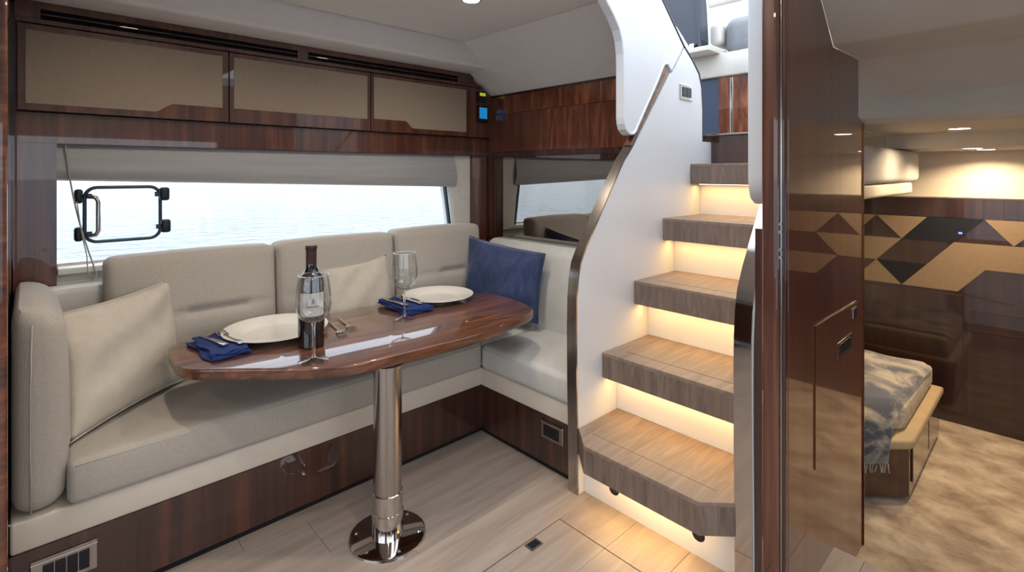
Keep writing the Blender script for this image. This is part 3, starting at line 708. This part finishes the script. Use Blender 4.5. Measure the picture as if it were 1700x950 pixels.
cutlery_fork((1.195, 1.82), (1.185, 2.0), ZN, 'silver fork on the right napkin by the plate rim', None)
cutlery_fork((.838, 1.915), (.800, 1.695), TZ + .003, 'bare fork on the table, closer to the bottle', 'forks beside the bottle')
cutlery_fork((.885, 1.935), (.856, 1.735), TZ + .003, 'bare fork on the table, farther from the bottle', 'forks beside the bottle')

# glasses and bottle
def wine_glass(cx, cy, s, label):
    t = thing('wine_glass', label, 'glass', (cx, cy, TZ), 'empty wine glasses')
    S = lambda L: [(r * s, z * s) for r, z in L]
    obj('foot', lathe(S([(0, 0), (.036, 0), (.037, .0012), (.034, .003), (.012, .006), (.006, .010), (0, .010)]), (cx, cy, TZ + .0005), 48), thin_m, t, True)
    obj('stem', lathe(S([(0, .0095), (.006, .0102), (.0042, .02), (.0036, .05), (.0038, .085), (.006, .098), (0, .0985)]), (cx, cy, TZ), 24), glass, t, True)
    out = [(.006, .0982), (.020, .101), (.033, .112), (.0405, .128), (.043, .145), (.0425, .165), (.0395, .19), (.0365, .212), (.036, .2175)]
    inn = [(r - .0011, z + (.0012 if i < 2 else 0)) for i, (r, z) in reversed(list(enumerate(out)))]
    inn[0] = (.0349, .2178); inn[-1] = (.004, .1005)
    obj('rim', tube([(cx + .0357 * s * math.cos(a * math.pi / 20), cy + .0357 * s * math.sin(a * math.pi / 20), TZ + .2176 * s) for a in range(40)], .0011, 6, True), glass, t, 'all')
    obj('bowl', lathe(S([(0, .0983)] + out + inn + [(0, .1003)]), (cx, cy, TZ), 48), thin_m, t, True)
wine_glass(.631, 1.548, 1.2, 'empty wine glass in front of the wine bottle at the table edge')
wine_glass(1.074, 1.756, 1.18, 'empty wine glass in front of the right plate and navy napkin')
bx_, by_ = .682, 1.692
t = thing('wine_bottle', 'dark red wine bottle with pale label and brown capsule on the table', 'bottle', (bx_, by_, TZ))
k_ = 1.12
obj('body', lathe([(r * k_, z * k_) for r, z in [(0, .002), (.034, 0), (.037, .004), (.0375, .15), (.0375, .185), (.034, .202), (.022, .218), (.0155, .232), (.0145, .25), (0, .25)]], (bx_, by_, TZ), 48), bottle_g, t, True)
obj('capsule', lathe([(r * k_, z * k_) for r, z in [(.0150, .236), (.0152, .28), (.0152, .282), (.0165, .284), (.0165, .294), (.0155, .296), (0, .296)]], (bx_, by_, TZ), 32), foil, t, True)
a_c = math.atan2(-by_, -bx_) + .10
def arcband(a0, a1, z0, z1, r, n=16):
    bm = bmesh.new(); L = []
    for i in range(n + 1):
        a = a0 + (a1 - a0) * i / n
        L.append([bm.verts.new((bx_ + rr * math.cos(a), by_ + rr * math.sin(a), TZ + z)) for rr, z in ((r, z0), (r, z1), (r - .0004, z1), (r - .0004, z0))])
    for i in range(n):
        for k in range(4): bm.faces.new((L[i][k], L[i + 1][k], L[i + 1][(k + 1) % 4], L[i][(k + 1) % 4]))
    bm.faces.new(L[0]); bm.faces.new(L[-1]); bmesh.ops.recalc_face_normals(bm, faces=bm.faces[:]); return bm
RB = .0375 * k_
lb = obj('label', arcband(a_c - 1.0, a_c + 1.0, .105, .180, RB + .0008), paper, t, True)
obj('emblem', arcband(a_c - .10, a_c + .14, .146, .152, RB + .0012, 4), ink, lb)
obj('emblem', arcband(a_c - .05, a_c + .12, .152, .158, RB + .0012, 4), ink, lb)
obj('emblem', arcband(a_c + .0, a_c + .09, .158, .163, RB + .0012, 3), ink, lb)
for k in range(9): obj('letter', arcband(a_c - .42 + .1 * k, a_c - .37 + .1 * k, .134, .1385, RB + .0012, 1), ink, lb)

# ================================================================ STAIRCASE
sc = thing('staircase', 'white sided staircase with grey oak treads, warm step lights and steel edges', 'staircase', (1.8, .9, 0))
edge = [(1.432, 0), (1.430, .2), (1.425, .40), (1.4235, .60), (1.426, .70), (1.433, .77), (1.447, .825), (1.483, .885), (1.573, 1.007), (1.71, 1.192), (1.775, 1.256), (2.055, 1.588)]
body = edge + [(2.083, 1.593), (2.19, 1.722), (2.26, 1.675), (2.325, 1.62), (2.352, 1.56), (2.364, 1.45), (2.364, 1.30), (2.49, 1.30), (2.49, 1.05), (2.37, 1.05), (2.37, 0)]
obj('stringer', prism(body, 'y', YS0, YS1), white, sc, label='far white side panel')
obj('edge_trim', ribbon(edge, YS0 - .002, YS1 + .001, .006), steel_b, sc, True)
slot_top = [(1.965, 1.541), (1.998, 1.592), (2.018, 1.618), (2.048, 1.624), (2.081, 1.600)]
wing = [(1.30, 2.3), (1.43, 1.98), (1.50, 1.90), (1.589, 1.813), (1.648, 1.757), (1.685, 1.712), (1.703, 1.67), (1.712, 1.62), (1.714, 1.56), (1.714, 1.37), (1.717, 1.345), (1.727, 1.322), (1.745, 1.307), (1.764, 1.301), (1.782, 1.304), (1.797, 1.315), (1.809, 1.332)] + slot_top + [(2.187, 1.725), (1.99, 1.905), (1.93, 2.0), (1.88, 2.3)]
wg = obj('wing_panel', prism(wing, 'y', YS0, YS1, .003, 1), white, sc, label='white upper side panel with rounded foot')
lip = [(1.764, 1.301), (1.782, 1.304), (1.797, 1.315), (1.809, 1.332)] + slot_top[:4]
obj('slot_lip', tube([(p[0] - .005, YS0 - .001, p[1] + .004) for p in lip], .0055, 8), white, sc, 'all')
obj('handrail', prism([(1.765, 1.262), (1.776, 1.256), (2.056, 1.590), (2.04, 1.612), (2.01, 1.602)], 'y', YS0 + .004, YS1 - .002, .002), wood_h, sc)
obj('handrail_edge', prism([(1.775, 1.2565), (1.781, 1.2635), (2.056, 1.592), (2.054, 1.585)], 'y', YS0 - .002, YS0 + .004), steel_b, sc)
trimc = [(2.365, 1.30), (2.365, 1.45), (2.353, 1.56), (2.327, 1.622), (2.262, 1.678), (2.19, 1.725), (1.99, 1.906), (1.90, 2.06)]
obj('top_trim', ribbon(trimc, YS0 - .003, YS1 + .001, -.006), port_m, sc, True)
# near stringer
obj('stringer', prism(edge + [(2.1, 1.6), (2.1, 1.35), (2.49, 1.35), (2.49, 1.05), (2.37, 1.05), (2.37, 0)], 'y', YR0, YR1), white, sc, label='near white side panel')
obj('edge_trim', ribbon(edge, YR0 + .004, YR1 + .002, .006), steel, sc, True)
nwing = [(1.504, 2.4), (1.504, 1.14), (1.507, 1.105), (1.520, 1.075), (1.545, 1.060), (1.575, 1.060), (1.60, 1.075), (1.70, 1.19), (2.1, 1.66), (2.1, 2.4)]
obj('wing_panel', prism(nwing, 'y', YR0 + .001, YR1, .008, 3), white, sc, smooth=True, label='near white upper panel with rounded foot')
# treads (top z, front x, back x), risers, step lights
YT0, YT1 = YR1, YS0
for k, (z, xf, xb) in enumerate(((.238, 1.354, 1.665), (.476, 1.571, 1.885), (.715, 1.783, 2.10), (.954, 2.003, 2.34), (1.192, 2.246, 2.47))):
    if k == 0: pl = [(1.47, YT1 + .012), (1.445, YT1 + .012), (1.354, 1.09), (1.354, .684), (1.428, YT0 + .002 - .004), (1.47, YT0 + .002), (xb, YT0 + .002), (xb, YT1 - .001), (1.47, YT1 - .001)]
    else: pl = [(xf, YT0 + .001), (xf, YT1 - .001), (xb, YT1 - .001), (xb, YT0 + .001)]
    if k == 0: pl = [(1.4435, YT1 + .010), (1.354, 1.09), (1.354, .684), (1.423, YT0 - .001), (1.424, YT0 + .003), (xb, YT0 + .003), (xb, YT1 - .001), (1.4435, YT1 - .001)]
    th = .094
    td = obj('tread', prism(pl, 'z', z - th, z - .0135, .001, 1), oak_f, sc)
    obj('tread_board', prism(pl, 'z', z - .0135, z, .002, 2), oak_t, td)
    gx = xf + (.083 if k == 0 else .07); gw = .0025
    obj('tread_inlay', box(gx, gx + gw, YT0 + .06, YT1 - .06, z - .0005, z + .0006), inlay_m if k == 0 else dkgrey, td)
    rx = (1.464, 1.665, 1.885, 2.10, 2.34)[k]; zb = (0, .238, .476, .715, .954)[k]
    obj('riser', box(rx, rx + .012, YT0 + .001, YT1 - .001, zb, z - th), white, sc)
    ls = obj('step_light', box(xf + .028, xf + .034, YT0 + .03 if k else .70, YT1 - .03 if k else 1.07, z - th - .003, z - th, .0005, 1), led_m, sc)
    l = lamp('step_lamp', 'AREA', ((xf + .045, .9, z - th - .006)), P_LED, WARM, .012, (0, 0, 0), (YT1 - YT0 - .04) if k else .36)
for yy in (1.006, .713):
    t = obj('caster', lathe([(0, -.012), (.030, -.012), (.037, -.008), (.038, 0), (.037, .008), (.030, .012), (0, .012)], (0, 0, 0), 28), rubber, sc, True)
    t.location = Vector((1.42, yy, .107)) - sc.location; t.rotation_euler = (0, R(90), 0)
    h = obj('hub', lathe([(0, .0145), (.018, .0145), (.020, .012), (0, .0125)], (0, 0, 0), 20), black, None, True); h.parent = t; h.rotation_euler = (R(180), 0, 0)
t = thing('stair_switch', 'small square chrome light switch on the far white stair side', 'switch', (2.2, YS0, 1.485))
obj('frame', box(2.146, 2.260, YS0 - .006, YS0 - .0003, 1.484, 1.554, .002), chrome, t)
obj('rocker', box(2.163, 2.200, YS0 - .009, YS0 - .006, 1.497, 1.541, .002), dkgrey, t)
obj('rocker', box(2.203, 2.243, YS0 - .009, YS0 - .006, 1.497, 1.541, .002), dkgrey, t)

# ================================================================ BED
bd = thing('cabin_bed', 'low bed with cream padded platform edge on dark walnut base in the cabin', 'bed', (2.95, .7, -.158))
fp_ = [(3.28, .41), (2.555, .41), (2.42, .545), (2.42, .94), (3.28, .94)]
fp_in = [(3.27, .43), (2.60, .43), (2.47, .56), (2.47, .94), (3.27, .94)]
obj('base_recess', prism(fp_in, 'z', -.158, -.142), black_n, bd)
obj('base', prism(fp_, 'z', -.142, .055, .004), wood_d, bd)
obj('drawer_front', box(2.60, 2.95, .404, .4095, -.10, .045, .001, 1), wood_d, bd)
obj('drawer_front', box(2.97, 3.26, .404, .4095, -.10, .045, .001, 1), wood_d, bd)
for x in (2.90, 3.02): obj('knob', lathe([(0, -.012), (.009, -.010), (.009, 0), (0, 0)], (0, 0, 0), 14), chrome, bd, True); o = bd.children[-1]; o.location = Vector((x, .404, -.0)) - bd.location; o.rotation_euler = (R(-90), 0, 0)
plp = [(3.29, .392), (2.56, .392), (2.535, .399), (2.395, .535), (2.39, .56), (2.39, .94), (3.29, .94)]
obj('platform', prism(plp, 'z', .055, .095, .012, 3), tan_pad, bd, True, label='cream padded platform edge')
mp2 = [(3.25, .43), (2.62, .43), (2.59, .44), (2.47, .57), (2.46, .60), (2.46, .94), (3.25, .94)]
obj('mattress', prism(mp2, 'z', .096, .205, .025, 4), sheet_m, bd, True)
# throw
th_ = thing('bed_throw', 'mottled grey fringed throw draped over the end of the cabin bed', 'blanket', (2.8, .66, .21))
bm = bmesh.new(); g = []; NU, NV = 44, 30
path = [(3.20, .214), (3.0, .220), (2.7, .218), (2.53, .217), (2.47, .205), (2.41, .175), (2.378, .13), (2.366, .08), (2.362, .01)]
cum = [0]
for a, b in zip(path, path[1:]): cum.append(cum[-1] + math.dist(a, b))
def at_path(s):
    s *= cum[-1]
    for i in range(len(path) - 1):
        if s <= cum[i + 1] + 1e-9:
            f = (s - cum[i]) / (cum[i + 1] - cum[i]); return path[i][0] + f * (path[i + 1][0] - path[i][0]), path[i][1] + f * (path[i + 1][1] - path[i][1])
for i in range(NU + 1):
    s = i / NU; x, z = at_path(s); row = []
    for j in range(NV + 1):
        v = j / NV; y = .424 + .02 * s + (.93 - .444) * v
        dx = -.0; yy = y
        hang = max(0, (s - .72) / .28)
        if v < .06: zz = z - .02 * (1 - v / .06) * (1 - hang)
        else: zz = z
        # follow the cut corner of the bed end
        if y < .535: dx = (.535 - y) * 1.0 * min(1, max(0, (s - .5) / .25))
        fold = .006 * math.sin(v * 40 + 3 * s) * hang + .003 * math.sin(9 * s + 14 * v)
        row.append(bm.verts.new((x + dx + fold * (-1 if hang else 0), yy + .05 * hang * (1 - v) * .3, zz + (fold if hang == 0 else 0))))
    g.append(row)
for i in range(NU):
    for j in range(NV): bm.faces.new((g[i][j], g[i + 1][j], g[i + 1][j + 1], g[i][j + 1]))
last = [v.co.copy() for v in g[-1]]
r_ = bmesh.ops.extrude_face_region(bm, geom=bm.faces[:]); bmesh.ops.translate(bm, verts=[v for v in r_['geom'] if isinstance(v, bmesh.types.BMVert)], vec=(-.004, -.001, .006))
bmesh.ops.recalc_face_normals(bm, faces=bm.faces[:])
obj('cloth', bm, velour, th_, 'all')
fr = bmesh.new()
for k in range(60):
    f = k / 59 * NV; i = min(int(f), NV - 1); p = last[i].lerp(last[i + 1], f - i) + Vector((-.002, 0, .004))
    q = p + Vector((random.uniform(-.012, .004), random.uniform(-.008, .008), -.035))
    merge(fr, tube([p, (p + q) / 2 + Vector((-.003, random.uniform(-.003, .003), 0)), q], .0022, 5))
obj('fringe', fr, velour, th_, 'all', kind='stuff')

# ================================================================ LIGHT FITTINGS
def downlight(x, y, z, label, power, group, col=NEUT, r=.033):
    t = thing('ceiling_light', label, 'light', (x, y, z), group)
    obj('bezel', lathe([(r, 0), (r + .006, -.002), (r + .007, 0), (r + .007, .001)], (x, y, z - .0005), 32), chrome, t, True)
    obj('lens', lathe([(0, -.0015), (r, -.0015), (r, 0)], (x, y, z - .0005), 32), lamp_m, t)
    l = lamp('downlight_lamp', 'AREA', (x, y, z - .006), power, col, r * 2, (0, 0, 0), spread=R(150))
lab = ['recessed downlight in the ceiling above the table', 'ceiling downlight above the left sofa end', 'added unseen downlight near the stair foot', 'added unseen downlight over the camera position', 'added unseen downlight behind the partition', 'added unseen downlight over the rear galley floor']  # last four are unseen lamps added to brighten the room
for (x, y), l in zip(((1.282, 1.6), (.35, 1.6), (.75, .75), (.35, .3), (-.9, .9), (.3, -.9)), lab): downlight(x, y, CZ, l, P_CEIL, 'main ceiling downlights')
downlight(2.705, .273, 1.327, 'downlight in the higher cabin ceiling, nearest the bulkhead', P_CABIN, 'cabin downlights', (1, .76, .48))
downlight(3.12, .27, 1.262, 'left one of the close pair of cabin downlights by the far wall', P_CABIN, 'cabin downlights', (1, .76, .48))
downlight(3.33, .24, 1.262, 'right one of the close pair of cabin downlights by the far wall', P_CABIN, 'cabin downlights', (1, .76, .48))
downlight(2.7, -.7, 1.327, 'cabin downlight far right outside the picture', P_CABIN, 'cabin downlights', (1, .76, .48))
